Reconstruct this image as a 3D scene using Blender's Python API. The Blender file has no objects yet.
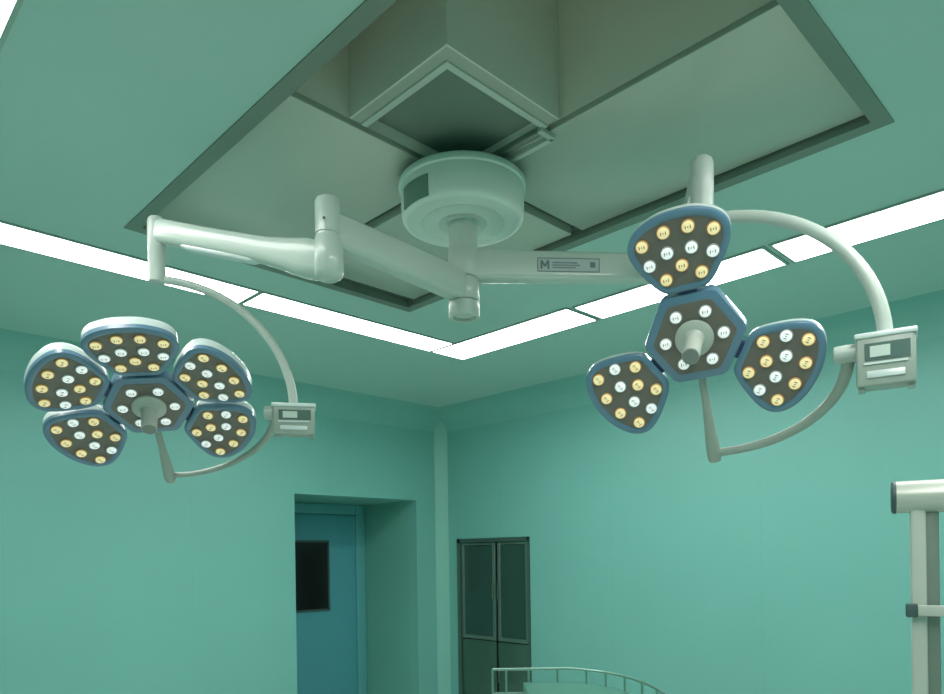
import bpy, bmesh, math, random
from mathutils import Vector, Matrix
random.seed(4)
PI = math.pi
sc = bpy.context.scene
COL = sc.collection
V = Vector

# ------------------------------------------------------------------ materials
def lin(c):
    c = c / 255.0
    return c / 12.92 if c <= 0.04045 else ((c + 0.055) / 1.055) ** 2.4
def rgb(r, g, b): return (lin(r), lin(g), lin(b), 1.0)

def mat(name, col, rough=0.5, metal=0.0, var=0.06, scale=3.0, emit=0.0, emit_col=None, bump=0.0, bscale=60, coat=0.0, spec=0.5,
        seam=None, trans=0.0):
    m = bpy.data.materials.new(name); m.use_nodes = True
    nt = m.node_tree; N = nt.nodes; L = nt.links
    b = N['Principled BSDF']
    b.inputs['Roughness'].default_value = rough
    b.inputs['Metallic'].default_value = metal
    b.inputs['Coat Weight'].default_value = coat
    b.inputs['Specular IOR Level'].default_value = spec
    b.inputs['Transmission Weight'].default_value = trans
    tc = N.new('ShaderNodeTexCoord')
    no = N.new('ShaderNodeTexNoise'); no.inputs['Scale'].default_value = scale; no.inputs['Detail'].default_value = 3
    L.new(tc.outputs['Object'], no.inputs['Vector'])
    mx = N.new('ShaderNodeMix'); mx.data_type = 'RGBA'
    mx.inputs[6].default_value = tuple(min(1, c * (1 - var)) for c in col[:3]) + (1,)
    mx.inputs[7].default_value = tuple(min(1, c * (1 + var)) for c in col[:3]) + (1,)
    L.new(no.outputs['Fac'], mx.inputs[0])
    out = mx.outputs[2]
    if seam:                                   # thin panel joints every `pitch` metres along one axis
        axis, pitch, offs, dark = seam
        sep = N.new('ShaderNodeSeparateXYZ'); L.new(tc.outputs['Object'], sep.inputs[0])
        ad = N.new('ShaderNodeMath'); ad.operation = 'ADD'; ad.inputs[1].default_value = offs + 100 * pitch
        L.new(sep.outputs[axis], ad.inputs[0])
        mo = N.new('ShaderNodeMath'); mo.operation = 'MODULO'; mo.inputs[1].default_value = pitch
        L.new(ad.outputs[0], mo.inputs[0])
        lt = N.new('ShaderNodeMath'); lt.operation = 'LESS_THAN'; lt.inputs[1].default_value = 0.012
        L.new(mo.outputs[0], lt.inputs[0])
        sm = N.new('ShaderNodeMath'); sm.operation = 'MULTIPLY'; sm.inputs[1].default_value = dark
        L.new(lt.outputs[0], sm.inputs[0])
        m2 = N.new('ShaderNodeMix'); m2.data_type = 'RGBA'
        L.new(sm.outputs[0], m2.inputs[0]); L.new(out, m2.inputs[6])
        m2.inputs[7].default_value = (0, 0, 0, 1)
        out = m2.outputs[2]
    L.new(out, b.inputs['Base Color'])
    if emit > 0:
        b.inputs['Emission Color'].default_value = emit_col or col
        b.inputs['Emission Strength'].default_value = emit
    if bump > 0:
        n2 = N.new('ShaderNodeTexNoise'); n2.inputs['Scale'].default_value = bscale
        L.new(tc.outputs['Object'], n2.inputs['Vector'])
        bp = N.new('ShaderNodeBump'); bp.inputs['Strength'].default_value = bump; bp.inputs['Distance'].default_value = 0.002
        L.new(n2.outputs['Fac'], bp.inputs['Height']); L.new(bp.outputs[0], b.inputs['Normal'])
    return m

TEAL = rgb(104, 182, 164)
M_wallA = mat('wall_paint_left', rgb(115, 179, 170), 0.45, var=0.06, scale=1.2, seam=(0, 1.2, 0.15, 0.03))
M_wallB = mat('wall_paint_right', rgb(115, 179, 170), 0.45, var=0.06, scale=1.2, seam=(1, 1.2, 0.35, 0.03))
M_ceil = mat('ceiling_paint', rgb(168, 203, 194), 0.42, var=0.05, scale=1.0)
M_niche = mat('niche_paint', rgb(112, 178, 164), 0.5, var=0.05, scale=1.5)
M_floor = mat('vinyl_floor', rgb(220, 226, 220), 0.35, var=0.10, scale=5)
M_door = mat('door_blue', rgb(84, 160, 172), 0.4, var=0.04)
M_frame = mat('door_frame_paint', rgb(92, 166, 170), 0.4, var=0.04)
M_black = mat('black_glass', rgb(22, 24, 24), 0.15, var=0.1)
M_panel = mat('diffuser_panel', rgb(178, 190, 176), 0.36, 0.2, var=0.08, scale=1.3, bump=0.05, bscale=300)
M_dfr = mat('diffuser_frame', rgb(124, 138, 126), 0.4, 0.3, var=0.06)
M_groove = mat('groove_dark', rgb(70, 92, 80), 0.6, var=0.08)
M_void = mat('void_dark', rgb(112, 130, 118), 0.8, var=0.1)
M_rim = mat('pale_trim', rgb(184, 194, 182), 0.4, var=0.04)
M_white = mat('enamel_white', rgb(184, 198, 188), 0.32, var=0.03, scale=6, coat=0.2)
M_white2 = mat('enamel_grey', rgb(176, 188, 180), 0.35, var=0.03, scale=6)
M_grey = mat('yoke_grey', rgb(152, 164, 154), 0.35, var=0.04, scale=6)
M_shell = mat('lamp_shell', rgb(205, 216, 214), 0.3, var=0.03, scale=6, coat=0.3)
M_blue = mat('lamp_bezel_blue', rgb(92, 128, 152), 0.3, var=0.06, scale=8, coat=0.3)
M_plate = mat('lens_plate', rgb(112, 106, 98), 0.45, var=0.08, scale=14)
M_hinge = mat('hinge_navy', rgb(40, 62, 104), 0.35, var=0.06)
M_ledw = mat('led_white', rgb(238, 240, 240), 0.2, var=0.04, scale=60, emit=0.55, emit_col=rgb(240, 244, 246))
M_ledy = mat('led_warm', rgb(242, 226, 182), 0.2, var=0.06, scale=60, emit=0.5, emit_col=rgb(246, 218, 156))
M_ringw = mat('led_ring_white', rgb(170, 176, 172), 0.3, var=0.05)
M_ringy = mat('led_ring_warm', rgb(214, 164, 96), 0.3, var=0.05)
M_pip = mat('led_pip', rgb(150, 138, 116), 0.4, var=0.05)
M_handle = mat('handle_grey', rgb(176, 184, 174), 0.4, var=0.03)
M_handle_end = mat('handle_end', rgb(128, 134, 128), 0.5, var=0.03)
M_screen = mat('screen_dark', rgb(86, 110, 104), 0.2, var=0.05)
M_screenlit = mat('screen_pale', rgb(190, 205, 196), 0.3, var=0.05)
M_lightfr = mat('light_frame', rgb(150, 176, 164), 0.4, var=0.04)
M_light = mat('light_diffuser', rgb(250, 252, 250), 0.4, var=0.01, emit=15.5, emit_col=(1.0, 0.985, 0.95, 1))
M_steel = mat('steel_dark', rgb(92, 120, 112), 0.35, 0.6, var=0.08)
M_steelfr = mat('steel_frame', rgb(104, 132, 122), 0.35, 0.5, var=0.08)
M_cabglass = mat('cabinet_glass', rgb(48, 78, 70), 0.12, var=0.1)
M_cabdark = mat('cabinet_interior', rgb(30, 46, 42), 0.6, var=0.1)
M_stand = mat('stand_grey', rgb(186, 192, 182), 0.32, 0.15, var=0.03)
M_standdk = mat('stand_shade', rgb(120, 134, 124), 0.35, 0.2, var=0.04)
M_cap = mat('cap_dark', rgb(62, 84, 84), 0.5, var=0.05)
M_rail = mat('rail_steel', rgb(136, 172, 160), 0.3, 0.7, var=0.04)
M_table = mat('table_steel', rgb(110, 165, 148), 0.3, 0.6, var=0.05)
M_ink = mat('sticker_ink', rgb(104, 122, 126), 0.5, var=0.03)
M_sticker = mat('sticker_film', rgb(172, 186, 184), 0.4, var=0.03)

# ------------------------------------------------------------------ mesh helpers
class MB:
    """collects shapes, then becomes one mesh object"""
    def __init__(s): s.bm = bmesh.new(); s.mats = []; s.mi = 0
    def use(s, m):
        if m not in s.mats: s.mats.append(m)
        s.mi = s.mats.index(m); return s
    def face(s, vs):
        try: f = s.bm.faces.new(vs)
        except ValueError: return None
        f.material_index = s.mi; f.smooth = True; return f
    def quad(s, *pts): return s.face([s.bm.verts.new(V(p)) for p in pts])
    def loft(s, rings, cap0=True, cap1=True, closed=True):
        vr = [[s.bm.verts.new(p) for p in r] for r in rings]
        n = len(vr[0])
        for a, b in zip(vr, vr[1:]):
            for i in range(n if closed else n - 1):
                j = (i + 1) % n
                s.face([a[i], a[j], b[j], b[i]])
        if cap0: s.face(list(reversed(vr[0])))
        if cap1: s.face(vr[-1])
        return vr
    def box(s, c, size, M=None, bev=0.0):
        c = V(c); hx, hy, hz = size[0] / 2, size[1] / 2, size[2] / 2
        R = M if M is not None else Matrix.Identity(3)
        if bev <= 0:
            def ring(z): return [c + R @ V((x, y, z)) for x, y in ((-hx, -hy), (hx, -hy), (hx, hy), (-hx, hy))]
            s.loft([ring(-hz), ring(hz)])
        else:
            def rr(hx, hy, r, z):
                o = []
                for cx, cy, a0 in ((hx - r, -hy + r, -90), (hx - r, hy - r, 0), (-hx + r, hy - r, 90), (-hx + r, -hy + r, 180)):
                    for k in range(4):
                        a = math.radians(a0 + 30 * k); o.append(c + R @ V((cx + r * math.cos(a), cy + r * math.sin(a), z)))
                return o
            e = bev
            s.loft([rr(hx - e * .6, hy - e * .6, e * .5, -hz), rr(hx - e * .18, hy - e * .18, e * .85, -hz + e * .3), rr(hx, hy, e, -hz + e),
                    rr(hx, hy, e, hz - e), rr(hx - e * .18, hy - e * .18, e * .85, hz - e * .3), rr(hx - e * .6, hy - e * .6, e * .5, hz)])
        return s
    def lathe(s, base, axis, prof, n=40, cap=True):
        """prof: (radius, distance along axis) pairs"""
        base = V(base); ax = V(axis).normalized()
        t = ax.orthogonal().normalized(); u = ax.cross(t)
        rings = [[base + ax * h + (t * math.cos(2 * PI * i / n) + u * math.sin(2 * PI * i / n)) * max(r, 1e-4) for i in range(n)] for r, h in prof]
        s.loft(rings, cap, cap); return s
    def tube(s, pts, rad, n=14, cap=True):
        pts = [V(p) for p in pts]
        if not isinstance(rad, (list, tuple)): rad = [rad] * len(pts)
        rings = []; prev = None
        for i, p in enumerate(pts):
            d = (pts[min(i + 1, len(pts) - 1)] - pts[max(i - 1, 0)]).normalized()
            if prev is None: t = d.orthogonal().normalized()
            else: t = (prev - d * prev.dot(d)).normalized()
            prev = t; u = d.cross(t)
            rings.append([p + (t * math.cos(2 * PI * k / n) + u * math.sin(2 * PI * k / n)) * rad[i] for k in range(n)])
        s.loft(rings, cap, cap); return s
    def beam(s, pts, sizes, r=0.3, up=V((0, 0, 1))):
        """rounded rectangular section swept along pts; sizes = (width, height) at each point"""
        pts = [V(p) for p in pts]; rings = []
        for i, p in enumerate(pts):
            d = (pts[min(i + 1, len(pts) - 1)] - pts[max(i - 1, 0)]).normalized()
            x = d.cross(up).normalized(); y = x.cross(d)
            w, h = sizes[i][0] / 2, sizes[i][1] / 2; q = min(w, h) * 2 * r
            ring = []
            for cx, cy, a0 in ((w - q, -h + q, -90), (w - q, h - q, 0), (-w + q, h - q, 90), (-w + q, -h + q, 180)):
                for k in range(5):
                    a = math.radians(a0 + 22.5 * k); ring.append(p + x * (cx + q * math.cos(a)) + y * (cy + q * math.sin(a)))
            rings.append(ring)
        s.loft(rings); return s
    def build(s, name, m=None, parent=None, sharp=38, loc=None):
        if m is not None and not s.mats: s.mats = [m]
        bmesh.ops.recalc_face_normals(s.bm, faces=s.bm.faces)
        me = bpy.data.meshes.new(name)
        off = V((0, 0, 0))
        if loc is not None: off = V(loc)
        elif parent is not None: off = wloc(parent)
        if off.length > 0: bmesh.ops.translate(s.bm, verts=s.bm.verts, vec=-off)
        s.bm.to_mesh(me); s.bm.free()
        for mm in s.mats: me.materials.append(mm)
        me.set_sharp_from_angle(angle=math.radians(sharp))
        o = bpy.data.objects.new(name, me); COL.objects.link(o)
        if parent is not None:
            o.parent = parent
            if loc is not None: o.location = off - wloc(parent)
        elif loc is not None: o.location = off
        return o
def wloc(o):
    v = V(o.location)
    while o.parent: o = o.parent; v += V(o.location)
    return v
def thing(name, label, cat, loc, group=None):
    o = bpy.data.objects.new(name, None); COL.objects.link(o); o.location = loc; o.empty_display_size = 0.1
    return tag(o, label, cat, group)
def tag(o, label, cat, group=None):
    o['label'] = label; o['category'] = cat
    if group: o['group'] = group
    return o
def struct(o, label=None):
    o['kind'] = 'structure'
    if label: o['label'] = label
    return o

# ------------------------------------------------------------------ camera frame (also used to lay out things seen square-on)
YAW = math.radians(45.34); ROLL = math.radians(-0.84); FPX = 715.0; SH = 206.9
CAM = V((0, 0, 1.6))
F0 = V((math.cos(YAW), math.sin(YAW), 0)); R0 = V((math.sin(YAW), -math.cos(YAW), 0)); Z = V((0, 0, 1))
def at(lat, dep, z): return F0 * dep + R0 * lat + Z * z
cR = R0 * math.cos(ROLL) + Z * math.sin(ROLL); cU = -R0 * math.sin(ROLL) + Z * math.cos(ROLL)
def unp(x, y, dep): return CAM + (F0 + cR * ((x - 472) / FPX) - cU * ((y - 347 - SH) / FPX)) * dep
cam = bpy.data.cameras.new('camera'); co = bpy.data.objects.new('camera', cam); COL.objects.link(co)
Mx = Matrix((cR, cU, -F0)).transposed().to_4x4(); Mx.translation = CAM; co.matrix_world = Mx
cam.sensor_fit = 'HORIZONTAL'; cam.sensor_width = 36; cam.lens = 36 * FPX / 944; cam.shift_y = SH / 944; cam.clip_start = 0.02
sc.camera = co

# ------------------------------------------------------------------ room shell
X0, X1, Y0, Y1, H = -1.1, 4.77, -1.3, 5.24, 3.0
T = 0.12
def slab(name, boxes, m):
    b = MB()
    for (a, c) in boxes: b.box([(p + q) / 2 for p, q in zip(a, c)], [abs(q - p) for p, q in zip(a, c)])
    return struct(b.build(name, m))
slab('floor', [((X0 - T, Y0 - T, -0.1), (X1 + 0.6, Y1 + 1.1, 0))], M_floor)
# air diffuser opening in the ceiling
RX0, RX1, RY0, RY1 = 1.09, 2.65, 0.68, 3.165
slab('ceiling', [((X0 - T, Y0 - T, H), (RX0, Y1 + T, H + .1)), ((RX1, Y0 - T, H), (X1 + T, Y1 + T, H + .1)),
                 ((RX0, Y0 - T, H), (RX1, RY0, H + .1)), ((RX0, RY1, H), (RX1, Y1 + T, H + .1))], M_ceil)
DX0, DX1, DZ = 3.12, 4.437, 2.122         # doorway
slab('wall_left', [((X0, Y1, 0), (DX0, Y1 + T, H)), ((DX1, Y1, 0), (X1 + T, Y1 + T, H)), ((DX0, Y1, DZ), (DX1, Y1 + T, H))], M_wallA)
CY0, CY1, CZ0, CZ1 = 4.105, 5.03, 0.12, 1.745   # cabinet niche
slab('wall_right', [((X1, Y0, 0), (X1 + T, CY0, H)), ((X1, CY1, 0), (X1 + T, Y1, H)), ((X1, CY0, CZ1), (X1 + T, CY1, H)),
                    ((X1, CY0, 0), (X1 + T, CY1, CZ0))], M_wallB)
slab('wall_back', [((X0 - T, Y0 - T, 0), (X0, Y1 + T, H))], M_wallB)
slab('wall_near', [((X0, Y0 - T, 0), (X1 + T, Y0, H))], M_wallA)
b = MB(); c = 0.092                           # coved room corner
b.loft([[V((X1 - c, Y1 + .001, z)), V((X1 - c * .62, Y1 - c * .27, z)), V((X1 - c * .27, Y1 - c * .62, z)), V((X1 + .001, Y1 - c, z)), V((X1 + .001, Y1 + .001, z))] for z in (0.0, H)])
struct(b.build('trim_1', mat('cove_paint', rgb(124, 184, 172), 0.45, var=0.03)))
# rounded coves where the walls meet the ceiling
M_cove = mat('ceiling_cove_paint', rgb(124, 185, 175), 0.45, var=0.04)
rq = .20
def cove(name, prof, ends):
    b = MB(); b.loft([[V(e) + V(p) for p in prof] for e in ends]); struct(b.build(name, M_cove))
arcp = [(rq * (1 - math.cos(PI / 2 * i / 8)), rq * (1 - math.sin(PI / 2 * i / 8))) for i in range(9)]
cove('trim_2', [(0, -a, -h) for a, h in arcp] + [(0, .002, .002)], [(X0, Y1, H), (X1, Y1, H)])
cove('trim_3', [(-a, 0, -h) for a, h in arcp] + [(.002, 0, .002)], [(X1, Y0, H), (X1, Y1, H)])
# doorway niche
NY = 6.12
slab('wall_doorway_right', [((DX1, Y1 + T, 0), (DX1 + .1, NY + .1, DZ + .1))], M_niche)
slab('wall_doorway_left', [((DX0 - .1, Y1 + T, 0), (DX0, NY + .1, DZ + .1))], M_niche)
slab('ceiling_doorway', [((DX0, Y1 + T, DZ), (DX1, NY + .1, DZ + .1))], M_niche)
slab('wall_doorway_back', [((DX0, NY, 0), (DX1, NY + .1, DZ))], M_niche)
d = bpy.data.objects.new('door_1', None); COL.objects.link(d); d.location = (3.77, NY, 0); struct(d)
dl = MB().box((3.745, NY - .03, 1.01), (1.14, .045, 2.0), bev=.006).build('door_leaf', M_door, d)
b = MB()
b.box((4.376, NY - .03, 1.058), (.115, .06, 2.116), bev=.006); b.box((3.147, NY - .03, 1.058), (.048, .06, 2.116), bev=.006); b.box((3.745, NY - .03, 2.068), (1.14, .055, .10), bev=.006)
b.build('door_frame', M_frame, d)
b = MB(); wx0, wx1, wz0, wz1 = 3.50, 3.99, 1.06, 1.755
for a in ((wx0, wx0 + .02, wz0, wz1), (wx1 - .02, wx1, wz0, wz1), (wx0, wx1, wz0, wz0 + .02), (wx0, wx1, wz1 - .02, wz1)):
    b.box(((a[0] + a[1]) / 2, NY - .058, (a[2] + a[3]) / 2), (a[1] - a[0], .016, a[3] - a[2]))
wf = b.build('window_frame', M_cap, dl)
MB().box(((wx0 + wx1) / 2, NY - .0555, (wz0 + wz1) / 2), (wx1 - wx0 - .03, .008, wz1 - wz0 - .03)).build('window_pane', M_black, dl)

# ------------------------------------------------------------------ ceiling strip lights (each panel a fitting)
def ceiling_light(x0, x1, y0, y1, label):
    t = thing('ceiling_light', label, 'ceiling light', ((x0 + x1) / 2, (y0 + y1) / 2, H), 'flat light panels ringing the ceiling')
    w = .014; b = MB()
    for a in ((x0, x0 + w, y0, y1), (x1 - w, x1, y0, y1), (x0 + w, x1 - w, y0, y0 + w), (x0 + w, x1 - w, y1 - w, y1)):
        b.box(((a[0] + a[1]) / 2, (a[2] + a[3]) / 2, H - .004), (a[1] - a[0], a[3] - a[2], .008))
    b.build('light_frame', M_lightfr, t)
    MB().box(((x0 + x1) / 2, (y0 + y1) / 2, H - .004), (x1 - x0 - 2 * w, y1 - y0 - 2 * w, .006)).build('diffuser', M_light, t)
    return t
SY0, SY1 = 3.435, 3.685
ceiling_light(0.475, 1.868, SY0, SY1, 'white ceiling light panel running off the left edge of the photo, above the five-petal lamp')
ceiling_light(1.872, 3.262, SY0, SY1, 'white ceiling light panel ending at the corner, behind the left lamp elbow')
SX0, SX1 = 3.285, 3.578
ceiling_light(SX0 - .02, SX1, 2.505, SY1, 'white ceiling light panel at the corner of the ring, above the dark cabinet')
ceiling_light(SX0, SX1, 1.383, 2.483, 'white ceiling light panel partly hidden behind the three-petal lamp')
ceiling_light(SX0, SX1, 0.246, 1.362, 'white ceiling light panel crossed by the curved yoke, running off the right edge')
ceiling_light(0.20, 0.472, 1.30, SY1, 'white ceiling light panel showing only its tip in the top left corner')

# ------------------------------------------------------------------ laminar air diffuser set in the ceiling
CXm, CYm = 1.87, 1.92
ad = thing('air_diffuser', 'large rectangular grey air diffuser panel set into the green ceiling above lamps', 'air diffuser', (CXm, CYm, H))
PZ = 3.022; fw = .055
b = MB()
for a in ((RX0, RX0 + fw, RY0, RY1), (RX1 - fw, RX1, RY0, RY1), (RX0 + fw, RX1 - fw, RY0, RY0 + fw), (RX0 + fw, RX1 - fw, RY1 - fw, RY1)):
    b.box(((a[0] + a[1]) / 2, (a[2] + a[3]) / 2, H + .018), (a[1] - a[0], a[3] - a[2], .045))
b.build('diffuser_frame', M_dfr, ad)
ix0, ix1, iy0, iy1 = RX0 + fw, RX1 - fw, RY0 + fw, RY1 - fw
g = .028; gg = .06
# dark grid seen in the gaps between the panels
b = MB()
b.box((CXm + g / 2, (iy0 + CYm - g) / 2, PZ + .05), (g, CYm - g - iy0, .03)); b.box((CXm, (CYm + g + iy1) / 2, PZ + .05), (2 * g, iy1 - CYm - g, .03))
b.box(((CXm + ix1) / 2, CYm, PZ + .05), (ix1 - CXm, 2 * g, .03))
b.box(((CXm + ix0) / 2, CYm + g / 2, PZ + .05), (CXm - ix0, g, .03))
b.box(((ix0 + ix1) / 2, iy1 - gg / 2, PZ + .05), (ix1 - ix0, gg, .03))
b.box((ix1 - gg / 2, (iy0 + iy1) / 2, PZ + .052), (gg, iy1 - iy0, .03))
b.build('grid_bar', M_groove, ad)
def dpanel(x0, x1, y0, y1):
    MB().box(((x0 + x1) / 2, (y0 + y1) / 2, PZ + .03), (x1 - x0, y1 - y0, .06), bev=.004).build('diffuser_panel', M_panel, ad)
dpanel(ix0 + .002, CXm - g, CYm + g, iy1 - gg)
dpanel(CXm + g, ix1 - .012, CYm + g, iy1 - gg)
dpanel(CXm + g, ix1 - .012, iy0 + .002, CYm - g)
# the near quarter is open: a cavity with a boxed-in ceiling mount
CT = 3.62
b = MB()
qx0, qx1, qy0, qy1 = ix0, CXm - .002, iy0, CYm - .002
b.quad((qx0, qy0, CT), (qx1, qy0, CT), (qx1, qy1, CT), (qx0, qy1, CT))
b.quad((qx0, qy0, PZ - .002), (qx1, qy0, PZ - .002), (qx1, qy0, CT), (qx0, qy0, CT))
b.quad((qx0, qy0, PZ - .002), (qx0, qy1, PZ - .002), (qx0, qy1, CT), (qx0, qy0, CT))
b.quad((qx1, qy0, PZ - .002), (qx1, qy1, PZ - .002), (qx1, qy1, CT), (qx1, qy0, CT))
b.quad((qx0, qy1, PZ - .002), (qx1, qy1, PZ - .002), (qx1, qy1, CT), (qx0, qy1, CT))
b.build('cavity_lining', mat('cavity_lining', rgb(214, 212, 198), 0.5, var=0.05, scale=1.5), ad)
bx0, bx1, by0, by1 = 1.365, CXm - .003, 1.452, CYm - .003
hx0, hy0 = 1.432, 1.523
M_shroud = mat('shroud_panel', rgb(206, 208, 196), 0.45, 0.0, var=0.06, scale=1.3)
b = MB().use(M_shroud); tk = .006
for a in ((bx0, bx0 + tk, by0, by1), (bx0 + tk, bx1, by0, by0 + tk)):
    b.box(((a[0] + a[1]) / 2, (a[2] + a[3]) / 2, PZ + .295), (a[1] - a[0], a[3] - a[2], .59))
sh = b.build('mount_shroud', M_shroud, ad)
b = MB()
tw = .022
b.box(((hx0 - tw + bx1) / 2, hy0 - tw / 2, PZ - .001), (bx1 - hx0 + tw, tw, .006)); b.box((hx0 - tw / 2, (hy0 + by1) / 2, PZ - .001), (tw, by1 - hy0, .006))
b.build('shroud_trim', M_rim, sh)
b = MB()
b.box(((bx0 + tk + bx1) / 2, (by0 + tk + hy0) / 2, PZ + .008), (bx1 - bx0 - tk, hy0 - by0 - tk, .012)); b.box(((bx0 + tk + hx0) / 2, (hy0 + by1) / 2, PZ + .008), (hx0 - bx0 - tk, by1 - hy0, .012))
b.build('shroud_flange', mat('flange_panel', rgb(162, 170, 154), 0.5, var=0.05), sh)
MB().box(((hx0 + bx1) / 2, (hy0 + by1) / 2, PZ + .05), (bx1 - hx0 + .02, by1 - hy0 + .02, .02)).build('shroud_opening', M_void, sh)
# short mounting rail beside the drum
b = MB()
b.box((CXm + g + .022, CYm - .22, PZ - .008), (.02, .36, .018), bev=.003); b.box((CXm + .02, CYm - .395, PZ - .008), (.075, .02, .018), bev=.003)
b.build('mounting_rail', M_rim, ad)
b = MB()
b.box((CXm + .006, CYm - .215, PZ + .004), (.022, .33, .02), bev=.003)
b.build('inner_rail', M_dfr, ad)

# ------------------------------------------------------------------ ceiling mount of the two lamps
mt = thing('lamp_mount', 'round pale green drum and column hanging from the ceiling between both lamps', 'ceiling mount', (CXm + .008, CYm + .003, H))
MX, MY = CXm + .008, CYm + .003
b = MB().lathe((MX, MY, 2.84), (0, 0, 1), [(.001, .004), (.085, .004), (.09, 0), (.095, .004), (.15, .004), (.155, 0), (.16, .003), (.205, .0), (.219, .004), (.227, .016), (.229, .03), (.231, .118), (.238, .122), (.240, .138), (.234, .146), (.1, .147), (.001, .147)], 72)
drum = b.build('drum_cover', mat('drum_enamel', rgb(206, 222, 212), 0.38, var=0.03, scale=6), mt, sharp=50)
b = MB()                                  # dark window let into the drum's side
a0 = math.atan2(-F0.y, -F0.x)             # towards the room's entrance corner
angs = [a0 - math.radians(x) for x in (66, 60, 54, 48, 42, 36, 31)]
rings = [[V((MX + r * math.cos(a), MY + r * math.sin(a), z)) for (r, z) in ((.2325, 2.852), (.2335, 2.928), (.226, 2.928), (.226, 2.852))] for a in angs]
b.loft(rings); b.build('drum_window', mat('drum_window', rgb(96, 132, 118), 0.3, var=0.05), drum)
b = MB().lathe((MX, MY, 2.487), (0, 0, 1), [(.001, .012), (.042, .012), (.043, 0), (.055, 0), (.0575, .004), (.0575, .055), (.05, .058), (.05, .20), (.054, .27), (.054, .352), (.062, .356), (.062, .36), (.001, .36)], 48)
b.build('column', M_white, mt)
b = MB()
for dx, dy in ((-.12, -.12), (.02, -.18), (-.17, .04), (.16, .06), (.05, .17)):
    b2 = MB().lathe((MX + dx, MY + dy, 2.98), (0, 0, 1), [(.014, 0), (.014, .02), (.006, .021), (.006, .06 if (dx, dy) != (.02, -.18) else .075), (.006, .062)], 10)
    b2.build('threaded_rod', M_cap, mt)

# ------------------------------------------------------------------ surgical lamps
U = 0.0014
LED = [(206, -67, 'y'), (222, -23, 'y'), (222, 23, 'y'), (206, 67, 'y'), (165, -60, 'w'), (182, -23, 'w'), (182, 23, 'w'), (165, 60, 'w'),
       (152, 0, 'y'), (130, -34, 'y'), (130, 34, 'y')]
half = [(99, 0), (99, 30), (104, 44), (118, 58), (142, 74), (170, 89), (196, 96), (218, 91), (236, 74), (248, 48), (254, 20)]
ctrl = half + [(u, -v) for u, v in reversed(half[1:])] 
def smooth_closed(p, k=4):
    out = []; n = len(p)
    for i in range(n):
        a, b_, c_, d_ = (V(p[(i + j - 1) % n]) for j in range(4))
        for q in range(k):
            t = q / k
            out.append(0.5 * ((2 * b_) + (-a + c_) * t + (2 * a - 5 * b_ + 4 * c_ - d_) * t * t + (-a + 3 * b_ - 3 * c_ + d_) * t ** 3))
    return out
OUT = smooth_closed([V((v * U, u * U)) for u, v in ctrl])      # x = v, y = u
def inset(p, d):
    n = len(p); o = []
    for i in range(n):
        t = (p[(i + 1) % n] - p[i - 1]).normalized(); nrm = V((-t.y, t.x))
        o.append(p[i] + nrm * d)
    ar = lambda q: abs(sum(q[i].x * q[(i + 1) % n].y - q[(i + 1) % n].x * q[i].y for i in range(n)))
    if (ar(o) > ar(p)) == (d > 0): o = [p[i] * 2 - o[i] for i in range(n)]
    return o
def plan(p, z): return [V((q.x, q.y, z)) for q in p]
def hexa(ap, rc, n=5, rot=0):
    """hexagon with flats facing the petal slots, rounded corners"""
    o = []; R = ap / math.cos(PI / 6); 
    for k in range(6):
        a = PI / 2 - math.radians(60 * k + 30) + rot
        cpt = V((math.cos(a), math.sin(a))) * (R - rc / math.cos(PI / 6))
        for j in range(n): 
            aa = a + math.radians(30) - math.radians(60) * j / (n - 1)
            o.append(cpt + V((math.cos(aa), math.sin(aa))) * rc)
    return o
# LED lens, shared by all: a ring, a domed lens and two small dark pips
def led_mesh(lens, ring, r=.0182):
    b = MB().use(ring).lathe((0, 0, -.002), (0, 0, 1), [(r, 0), (r, .005), (r * .92, .0062), (r * .85, .0058), (r * .84, .003)], 20)
    b.use(lens).lathe((0, 0, .003), (0, 0, 1), [(r * .84, 0), (r * .82, .0025), (r * .66, .0038), (r * .3, .0044), (.0002, .0045)], 20)
    b.use(M_pip)
    for px_, h_ in ((-.36, .5), (0, .26), (.36, .5)): b.box((px_ * r, 0, .0068), (r * .15, r * h_, .0022))
    bmesh.ops.recalc_face_normals(b.bm, faces=b.bm.faces)
    me = bpy.data.meshes.new('led_lens'); b.bm.to_mesh(me); b.bm.free()
    for m in b.mats: me.materials.append(m)
    me.set_sharp_from_angle(angle=math.radians(40)); return me
ME_W = led_mesh(M_ledw, M_ringw); ME_Y = led_mesh(M_ledy, M_ringy)
def mesh_of(b, name):
    bmesh.ops.recalc_face_normals(b.bm, faces=b.bm.faces)
    me = bpy.data.meshes.new(name); b.bm.to_mesh(me); b.bm.free()
    for m in b.mats: me.materials.append(m)
    me.set_sharp_from_angle(angle=math.radians(34)); return me
# petal: pale shell behind, blue bezel round the face, dark lens plate
b = MB().use(M_shell)
b.loft([plan(inset(OUT, .0015), .002), plan(OUT, -.003), plan(OUT, -.034), plan(inset(OUT, .004), -.044), plan(inset(OUT, .014), -.052), plan(inset(OUT, .03), -.056)])
ME_SHELL = mesh_of(b, 'petal')
b = MB().use(M_blue)
b.loft([plan(inset(OUT, -.001), -.012), plan(inset(OUT, -.001), .002), plan(inset(OUT, .004), .006), plan(inset(OUT, .012), .007), plan(inset(OUT, .0185), .004), plan(inset(OUT, .019), .0)], False, False)
ME_BEZ = mesh_of(b, 'bezel')
b = MB().use(M_plate); b.loft([plan(inset(OUT, .0175), -.001), plan(inset(OUT, .0178), .0032)]); ME_PLATE = mesh_of(b, 'lens_plate')
b = MB().use(M_blue); HX = hexa(.128, .03)
b.loft([plan(hexa(.121, .03), .004), plan(hexa(.126, .03), .002), plan(HX, -.006), plan(HX, -.04), plan(hexa(.118, .03), -.055), plan(hexa(.06, .02), -.062)])
ME_HUB = mesh_of(b, 'hub')
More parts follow.
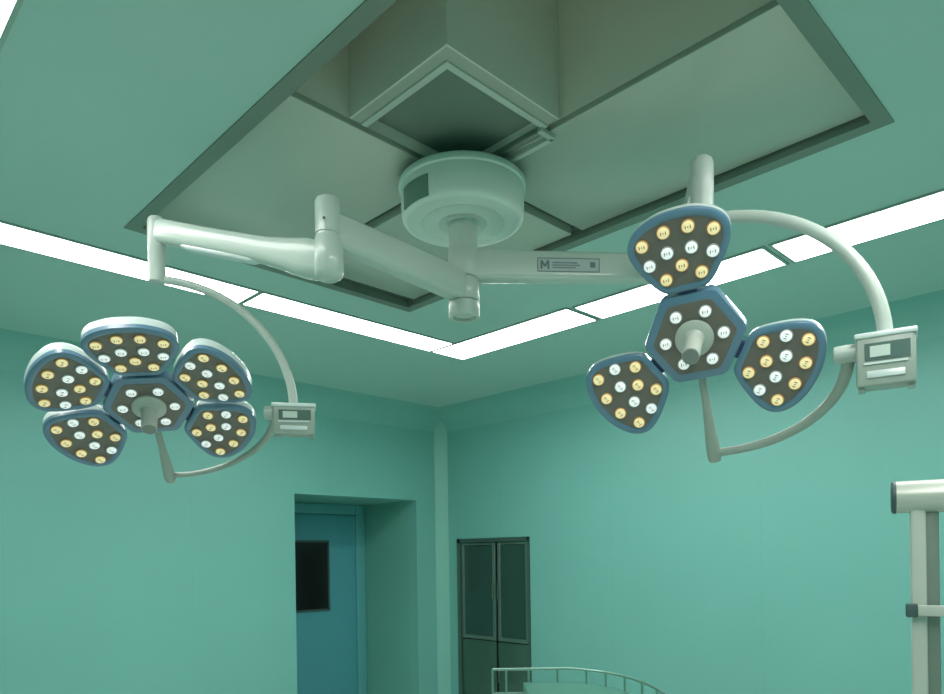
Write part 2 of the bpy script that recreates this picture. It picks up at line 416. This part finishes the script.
b = MB().use(M_plate); b.loft([plan(hexa(.104, .022), .002), plan(hexa(.103, .022), .0055)]); ME_HPL = mesh_of(b, 'lens_plate')

def put(me, name, parent, mat4):
    o = bpy.data.objects.new(name, me); COL.objects.link(o); o.parent = parent; o.matrix_local = mat4; return o
TILT = math.radians(7.8)
def lamp_head(root, C, M3, slots, hl):
    base = Matrix.Translation(C - V(root.location)) @ M3.to_4x4()
    hub = put(ME_HUB, 'hub', root, base)
    put(ME_HPL, 'lens_plate', hub, Matrix.Identity(4))
    for k in range(6):
        th = math.radians(60 * k + 30)
        o = put(ME_W, 'led_lens', hub, Matrix.Translation((58 * U * math.sin(th), 58 * U * math.cos(th), .006)))
    b = MB().use(M_handle).lathe((0, 0, .004), (0, 0, 1), [(.054, 0), (.054, .008), (.049, .012), (.030, .016), (.0255, .022), (.0245, hl - .018), (.0235, hl)], 32)
    b.use(M_handle_end).lathe((0, 0, hl), (0, 0, 1), [(.0235, 0), (.021, .006), (.001, .006)], 32)
    put(mesh_of(b, 'sterile_handle'), 'sterile_handle', root, base)
    for k in slots:
        rot = Matrix.Rotation(-math.radians(60 * k), 4, 'Z')
        piv = Matrix.Translation((0, 100 * U, 0)) @ Matrix.Rotation(TILT, 4, 'X') @ Matrix.Translation((0, -100 * U, 0))
        pet = put(ME_SHELL, 'petal', root, base @ rot @ piv)
        put(ME_BEZ, 'bezel', pet, Matrix.Identity(4)); put(ME_PLATE, 'lens_plate', pet, Matrix.Identity(4))
        for (u, v, cc) in LED:
            put(ME_W if cc == 'w' else ME_Y, 'led_lens', pet, Matrix.Translation((v * U, u * U, .004)))
        # hinge between hub and petal
        b = MB().use(M_hinge).box((0, .134, -.022), (.05, .034, .03), bev=.006)
        put(mesh_of(b, 'petal_hinge'), 'petal_hinge', root, base @ rot)
    return hub

def quarter(Cc, a, c_, n=22, t0=0.0, t1=PI / 2):
    return [Cc + a * math.cos(t0 + (t1 - t0) * i / n) + c_ * math.sin(t0 + (t1 - t0) * i / n) for i in range(n + 1)]

def surgical_lamp(name, label, C, M3, slots, elbow, zarm, collar, ez, zspring, post_xy, pz, boxc, boxsz, rj, bsl, prad, yr, koff, hl, sticker=False):
    root = thing(name, label, 'surgical lamp', (MX, MY, collar[0]), 'pair of ceiling mounted surgical lamps')
    ex, ey = elbow
    # arm with collar on the column
    b = MB().lathe((MX, MY, collar[0]), (0, 0, 1), [(.0495, 0), (.056, .001), (.058, .004), (.058, collar[1] - collar[0] - .004), (.056, collar[1] - collar[0] - .001), (.0495, collar[1] - collar[0])], 48)
    arm_d = (V((ex, ey, 0)) - V((MX, MY, 0))).normalized()
    b.beam([V((MX, MY, zarm[0])) + arm_d * .03, V((MX, MY, zarm[0])).lerp(V((ex, ey, zarm[1])), .5), V((ex, ey, zarm[1])) - arm_d * .015], [(.075, .108), (.072, .105), (.06, .10)], r=.2)
    arm = b.build('arm', M_white, root)
    if sticker:
        A = V((MX, MY, zarm[0])); B = V((ex, ey, zarm[1])); dd = (B - A).normalized(); nn = dd.cross(Z).normalized()
        if nn.dot(F0) > 0: nn = -nn
        L_ = (B - A).length; uu = nn.cross(dd).normalized()
        if uu.z < 0: uu = -uu
        Rm = Matrix((dd, uu, nn)).transposed()
        def onarm(t, h, off): return A + dd * (t * L_) + uu * h + nn * (.0364 + off)
        w0 = .33 * L_; w1 = .61 * L_; cx = (w0 + w1) / 2
        st = MB().box(onarm(.47, -.004, .0), (w1 - w0, .052, .002), Rm).build('sticker', M_sticker, arm)
        b = MB()
        for (x, y, w, h) in ((0, .0245, w1 - w0, .0025), (0, -.0245, w1 - w0, .0025), (-(w1 - w0) / 2, 0, .0025, .05), ((w1 - w0) / 2, 0, .0025, .05)):
            b.box(onarm(.47, -.004, .0015) + dd * x + uu * y, (w, h, .001), Rm)
        mx = -(w1 - w0) / 2 + .027                       # the letter M of the maker's mark
        for x in (-.013, .013): b.box(onarm(.47, -.004, .0015) + dd * (mx + x), (.007, .032, .001), Rm)
        for s_ in (-1, 1):
            p0 = V((mx + s_ * .013, .016)); p1 = V((mx, -.006)); mid = (p0 + p1) / 2; dv = p1 - p0
            ang = math.atan2(dv.y, dv.x)
            R2 = Rm @ Matrix.Rotation(ang, 3, 'Z')
            b.box(onarm(.47, -.004, .0018) + dd * mid.x + uu * mid.y, (dv.length, .007, .001), R2)
        for y, w in ((.008, .095), (-.001, .105), (-.010, .09)): b.box(onarm(.47, -.004, .0015) + dd * (mx + .028 + w / 2) + uu * y, (w, .0035, .001), Rm)
        b.box(onarm(.47, -.004, .0015) + dd * ((w1 - w0) / 2 - .025) + uu * .002, (.02, .02, .001), Rm)
        b.build('sticker_print', M_ink, st)
    # elbow: upright cylinder
    e0, e1 = ez
    b = MB().lathe((ex, ey, e0), (0, 0, 1), [(.001, 0), (.028, 0), (.040, .008), (.046, .022), (.046, .09), (.040, .112), (.038, (e1 - e0) * .52), (.0345, (e1 - e0) * .53), (.0345, (e1 - e0) * .55), (.0375, (e1 - e0) * .56), (.0375, e1 - e0 - .014), (.034, e1 - e0 - .004), (.026, e1 - e0), (.001, e1 - e0)], 36)
    el = b.build('elbow', M_white, root)
    b = MB()
    tocam = (V((0, 0, 0)) - V((ex, ey, 0))).normalized(); side = Z.cross(tocam)
    dirp = (tocam * .96 + side * -.28).normalized()
    b.lathe(V((ex, ey, e1 - .075)) + dirp * .0365, dirp, [(.004, 0), (.004, .003), (.001, .003)], 12); b.build('screw', M_cap, el)
    # spring arm from the elbow to the post
    S = V((ex, ey, zspring)); P = V((post_xy[0], post_xy[1], pz[1] - .045)); dd = (P - S); 
    pts = [S.lerp(P, t) for t in (-.03, .03, .12, .22, .34, .6, .85, .97)] + [P + dd.normalized() * .012]
    pts[-1] += Z * -.004
    b = MB().beam(pts, [(.066, .080), (.082, .108), (.082, .112), (.074, .094), (.064, .078), (.060, .074), (.058, .076), (.054, .078), (.04, .055)], r=.34)
    sp = b.build('spring_arm', M_white, root)
    cdir = dd.normalized()
    b = MB().beam([S.lerp(P, .38) - Z * .034, S.lerp(P, .42) - Z * .037, S.lerp(P, .80) - Z * .037, S.lerp(P, .84) - Z * .034], [(.03, .008), (.044, .02), (.044, .02), (.03, .008)], r=.4)
    b.build('arm_cover', M_shell, sp)
    px, py = post_xy
    hgt = pz[1] - pz[0]
    b = MB().lathe((px, py, pz[0]), (0, 0, 1), [(.001, 0), (prad - .004, 0), (prad, .004), (prad, hgt * .45), (prad + .001, hgt * .47), (prad + .002, hgt - .02), (prad - .001, hgt - .007), (prad - .007, hgt - .001), (.001, hgt)], 32)
    b.build('post', M_white2, root)
    # yoke: an upper arc hangs the control box, a lower arc carries the head
    s = -M3.col[1]; s = V(s)
    bd = Z.cross(s).normalized()
    if bd.dot(R0) < 0: bd = -bd
    nf = bd.cross(Z).normalized()
    if nf.dot(F0) > 0: nf = -nf
    RB = Matrix((bd, -nf, Z)).transposed()
    BW, BD, BH = boxsz
    top = boxc + Z * (BH / 2)
    A0 = V((px, py, pz[0] + .012)); hv = V((top.x - px, top.y - py, 0)); cz = top.z - .01
    arc = [V((px, py, cz)) + hv * math.sin(t) + Z * ((A0.z - cz) * math.cos(t)) for t in [PI / 2 * i / 26 for i in range(27)]]
    MB().tube(arc, [yr + .002 * i / 26 for i in range(27)], 16).build('upper_yoke', M_white2, root)
    # control box
    bx = MB().box(boxc, (BW, BD, BH), RB, bev=.008).build('control_box', M_grey, root, loc=boxc)
    bxf = lambda u, v, o=0.0: boxc + bd * u + Z * v + nf * (BD / 2 + o)
    RF = Matrix((bd, Z, nf)).transposed()
    MB().box(boxc + Z * (BH / 2 + .001) , (BW + .008, BD + .008, .014), RB, bev=.005).build('box_lid', M_shell, bx)
    MB().box(bxf(.004, BH * .17, .0005), (BW * .76, BH * .34, .003), RF).build('screen', M_screen, bx)
    MB().box(bxf(-.012, BH * .17, .0025), (BW * .34, BH * .22, .002), RF).build('display', M_screenlit, bx)
    MB().box(bxf(.0, -BH * .06, .001), (BW * .74, .005, .004), RF).build('ledge', M_shell, bx)
    MB().box(bxf(.0, -BH * .28, .001), (BW * .64, BH * .14, .005), RF, bev=.002).build('label_plate', M_shell, bx)
    for sx in (-1, 1): MB().box(boxc + bd * sx * BW * .42 - Z * (BH / 2 + .002), (.014, BD * .7, .01), RB).build('box_foot', M_grey, bx)
    # connector stub towards the head
    K = boxc - bd * (BW / 2) + Z * (BH * .27)
    MB().lathe(K + bd * .01, -bd, [(.0215, 0), (.0225, .004), (.0225, .035 + koff), (.021, .042 + koff), (.012, .044 + koff)], 26).build('swivel_stub', M_white2, root)
    # lower arc
    K2 = K - bd * koff
    J = C + s * rj - V(M3.col[2]) * .012
    Cc = V((C.x, C.y, K2.z)); 
    arc = quarter(Cc, K2 - Cc, J - Cc, 26)
    arc = [p.lerp(arc[0].lerp(arc[-1], i / 26), bsl * math.sin(PI * i / 26)) for i, p in enumerate(arc)]
    MB().tube(arc, [yr - .004 * i / 26 for i in range(27)], 16).build('lower_yoke', M_grey, root)
    # tapered neck from the lower arc up to the hub
    E = C + s * .112 - V(M3.col[2]) * .03
    dn = (E - J).normalized()
    b = MB().tube([J - dn * .03, J - dn * .027, J - dn * .012, J + dn * .03, J.lerp(E, .35), J.lerp(E, .6), E - dn * .0, E + dn * .03], [.012, .0185, .0215, .0205, .016, .0125, .0115, .0115], 20)
    b.build('neck', M_grey, root)
    lamp_head(root, C, M3, slots, hl)
    return root

MR = Matrix(((0.3386, -0.5588, -0.757), (-0.9383, -0.1402, -0.3161), (0.0705, 0.8174, -0.5718)))
ML = Matrix(((0.8715, -0.4526, -0.1887), (-0.4807, -0.7128, -0.5106), (0.0966, 0.5357, -0.8388)))
CR = V((1.923, 1.015, 2.218)); CL = V((.921, 2.464, 2.113))
surgical_lamp('surgical_lamp', 'five-petal surgical lamp on the left with folded pale arm and control box', CL, ML, (0, 1, 2, 4, 5),
              (1.213, 1.824), (2.60, 2.585), (2.546, 2.628), (2.43, 2.675), 2.482, (.945, 2.44), (2.525, 2.745),
              unp(294, 421.5, 2.497), (.142, .07, .10), .385, .10, .0275, .0135, -.004, .102)
surgical_lamp('surgical_lamp', 'three-petal surgical lamp on the right with stickered arm and large control box', CR, MR, (0, 2, 4),
              (2.513, 1.382), (2.682, 2.68), (2.632, 2.742), (2.61, 2.79), 2.70, (1.94, .994), (2.54, 2.735),
              unp(886, 362, 1.835), (.132, .075, .128), .385, .0, .0315, .0165, .02, .146, True)

# ------------------------------------------------------------------ built-in cabinet in the right wall
cb = thing('instrument_cabinet', 'dark steel cabinet with glass upper doors built into the right wall', 'cabinet', (X1 + .15, (CY0 + CY1) / 2, CZ0))
b = MB().use(M_cabdark)
dp = .40; e = .003
y0, y1, z0, z1 = CY0 + e, CY1 - e, CZ0 + e, CZ1 - e
for (a, c_) in (((X1 + dp - .02, y0, z0), (X1 + dp, y1, z1)), ((X1 + .02, y0, z0), (X1 + dp, y0 + .02, z1)), ((X1 + .02, y1 - .02, z0), (X1 + dp, y1, z1)),
                ((X1 + .02, y0, z0), (X1 + dp, y1, z0 + .02)), ((X1 + .02, y0, z1 - .02), (X1 + dp, y1, z1))):
    b.box([(p + q) / 2 for p, q in zip(a, c_)], [q - p for p, q in zip(a, c_)])
b.build('carcass', M_cabdark, cb)
b = MB(); fwd = .045
for (ya, yb, za, zb) in ((y0, y0 + fwd * .5, z0, z1), (y1 - fwd, y1, z0, z1), (y0, y1, z1 - .035, z1), (y0, y1, z0, z0 + .05)):
    b.box((X1 + .008, (ya + yb) / 2, (za + zb) / 2), (.035, yb - ya, zb - za))
b.build('cabinet_frame', M_steel, cb)
ym = 4.525; zt = .79
def cdoor(ya, yb, za, zb, glass, hy):
    b = MB(); w = .035
    if glass:
        for (a0_, a1_, c0, c1) in ((ya, ya + w, za, zb), (yb - w, yb, za, zb), (ya + w, yb - w, za, za + w), (ya + w, yb - w, zb - w * .6, zb)):
            b.box((X1 + .016, (a0_ + a1_) / 2, (c0 + c1) / 2), (.022, a1_ - a0_, c1 - c0), bev=.003)
        dr = b.build('glass_door', M_steelfr, cb)
        MB().box((X1 + .018, (ya + yb) / 2, (za + zb) / 2), (.006, yb - ya - 1.6 * w, zb - za - 1.4 * w)).build('glass_pane', M_cabglass, dr)
    else:
        b.box((X1 + .016, (ya + yb) / 2, (za + zb) / 2), (.022, yb - ya, zb - za), bev=.004)
        dr = b.build('panel_door', mat('cabinet_panel', rgb(78, 112, 98), 0.3, 0.4, var=0.1, scale=2), cb)
    MB().tube([(X1 + .006, hy, zb * .5 + za * .5 - .07), (X1 - .012, hy, zb * .5 + za * .5 - .06), (X1 - .012, hy, zb * .5 + za * .5 + .06), (X1 + .006, hy, zb * .5 + za * .5 + .07)], .005, 8).build('door_handle', M_steelfr, dr)
for (ya, yb, hy) in ((y0 + fwd * .5 + .004, ym - .018, ym - .036), (ym + .012, y1 - fwd - .004, ym + .03)):
    cdoor(ya, yb, zt + .006, z1 - .04, True, hy); cdoor(ya, yb, z0 + .055, zt - .004, False, hy)

# ------------------------------------------------------------------ equipment stand at the right edge
sx, sd = 1.585, 2.5
sb = at(sx, sd, 0)
es = thing('equipment_stand', 'grey metal stand with thick horizontal tube on flat post at right edge', 'equipment stand', sb)
SA = math.radians(28); SR = R0 * math.cos(SA) - F0 * math.sin(SA); SF = F0 * math.cos(SA) + R0 * math.sin(SA)
RS = Matrix((SR, SF, Z)).transposed()
SO = at(1.482, sd, 0)
def sat(l, d_, z): return SO + SR * (l - 1.482) + SF * (d_ - sd) + Z * z
zt0 = 1.6 + (347 + SH - 497.5) * sd / FPX - .022
b = MB().lathe(sat(1.478, sd, zt0), SR, [(.05, 0), (.055, .002), (.056, .01), (.056, .60), (.05, .602)], 40); tb = b.build('cross_tube', M_stand, es)
MB().lathe(sat(1.470, sd, zt0), SR, [(.001, 0), (.050, 0), (.0565, .004), (.0572, .010), (.0572, .014), (.055, .014)], 40).build('tube_end_cap', M_cap, tb)
b = MB().use(M_stand)
zp = zt0 - .02
b.box(sat(1.548, sd, zp / 2 + .02), (.046, .06, zp - .02), RS, bev=.008)
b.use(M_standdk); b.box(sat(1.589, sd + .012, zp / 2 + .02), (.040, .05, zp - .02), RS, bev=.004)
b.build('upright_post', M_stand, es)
MB().box(sat(1.71, sd - .046, 1.6 + (347 + SH - 609) * sd / FPX - .022), (.34, .02, .036), RS, bev=.004).build('side_rail', M_stand, es)
MB().box(sat(1.524, sd - .046, 1.6 + (347 + SH - 609) * sd / FPX - .022), (.036, .028, .046), RS, bev=.006).build('rail_end_cap', M_cap, es)
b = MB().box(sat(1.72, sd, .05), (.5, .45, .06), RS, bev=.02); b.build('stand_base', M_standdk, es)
for dx, dy in ((-.2, -.18), (.2, -.18), (-.2, .18), (.2, .18)):
    p = sat(1.72 + dx, sd + dy, .0); MB().lathe(p + Z * .025 - SR * .012, SR, [(.012, 0), (.025, .003), (.025, .021), (.012, .024)], 20).build('caster', M_cap, es)

# ------------------------------------------------------------------ instrument table with a guard rail, bottom of the view
tl = thing('instrument_table', 'steel instrument table with curved guard rail in front of the cabinet', 'table', at(.4, 3.0, 0))
zr = 1.045
rc = .34
path = [V((.09, 3.42)), V((.40, 3.42))]
for i in range(1, 13):
    a = PI / 2 - PI / 2 * i / 12; path.append(V((.40 + rc * math.cos(a), 3.42 - .62 + .62 * math.sin(a))))
path += [V((.74, 2.3)), V((.09, 2.3))]
ztop = .985
b = MB()
top_out = [V((.235, 3.40)), V((.40, 3.40))] + [V((p.x - .012, p.y - .015)) for p in path[2:14]] + [V((.728, 2.32)), V((.235, 2.32))]
b.loft([[at(p.x, p.y, z) for p in top_out] for z in (ztop - .03, ztop)]); b.build('tabletop', M_table, tl)
MB().tube([at(p.x, p.y, zr) for p in path[:-1]] , .0065, 10).build('guard_rail', M_rail, tl)
posts = [(.09, 3.42), (.155, 3.42), (.262, 3.42), (.40, 3.42)] + [(path[i].x, path[i].y) for i in (4, 6, 8, 10, 12)] + [(.74, 2.55)]
for p in posts: MB().tube([at(p[0], p[1], zr), at(p[0], p[1], ztop - .06)], .0052, 8).build('rail_post', M_rail, tl)
MB().tube([at(.09, 3.42, ztop - .055), at(.262, 3.42, ztop - .055)], .006, 8).build('side_bar', M_rail, tl)
for (lx, ly) in ((.26, 3.36), (.66, 3.05), (.26, 2.36), (.69, 2.36)):
    MB().tube([at(lx, ly, ztop - .02), at(lx, ly, 0.0)], .014, 12).build('leg', M_rail, tl)
b = MB(); b.loft([[at(p.x * .96 + .015, (p.y - 2.86) * .93 + 2.86, z) for p in top_out] for z in (.28, .30)]); b.build('lower_shelf', M_table, tl)

# ------------------------------------------------------------------ added area light, out of view on the near side, brightens the equipment fronts
la = bpy.data.lights.new('near_fill_light', 'AREA'); la.shape = 'RECTANGLE'; la.size = 2.6; la.size_y = 0.3; la.energy = 46; la.color = (1, .985, .95)
lo = bpy.data.objects.new('near_fill_light', la); COL.objects.link(lo); lo.location = (1.6, .1, 2.95)
# ------------------------------------------------------------------ world and look
w = bpy.data.worlds.new('world'); sc.world = w; w.use_nodes = True
w.node_tree.nodes['Background'].inputs[0].default_value = (.5, .6, .6, 1); w.node_tree.nodes['Background'].inputs[1].default_value = 0.2
sc.view_settings.view_transform = 'Standard'; sc.view_settings.look = 'None'; sc.view_settings.exposure = 0.0
sc.cycles.use_denoising = True
sc.cycles.diffuse_bounces = 6
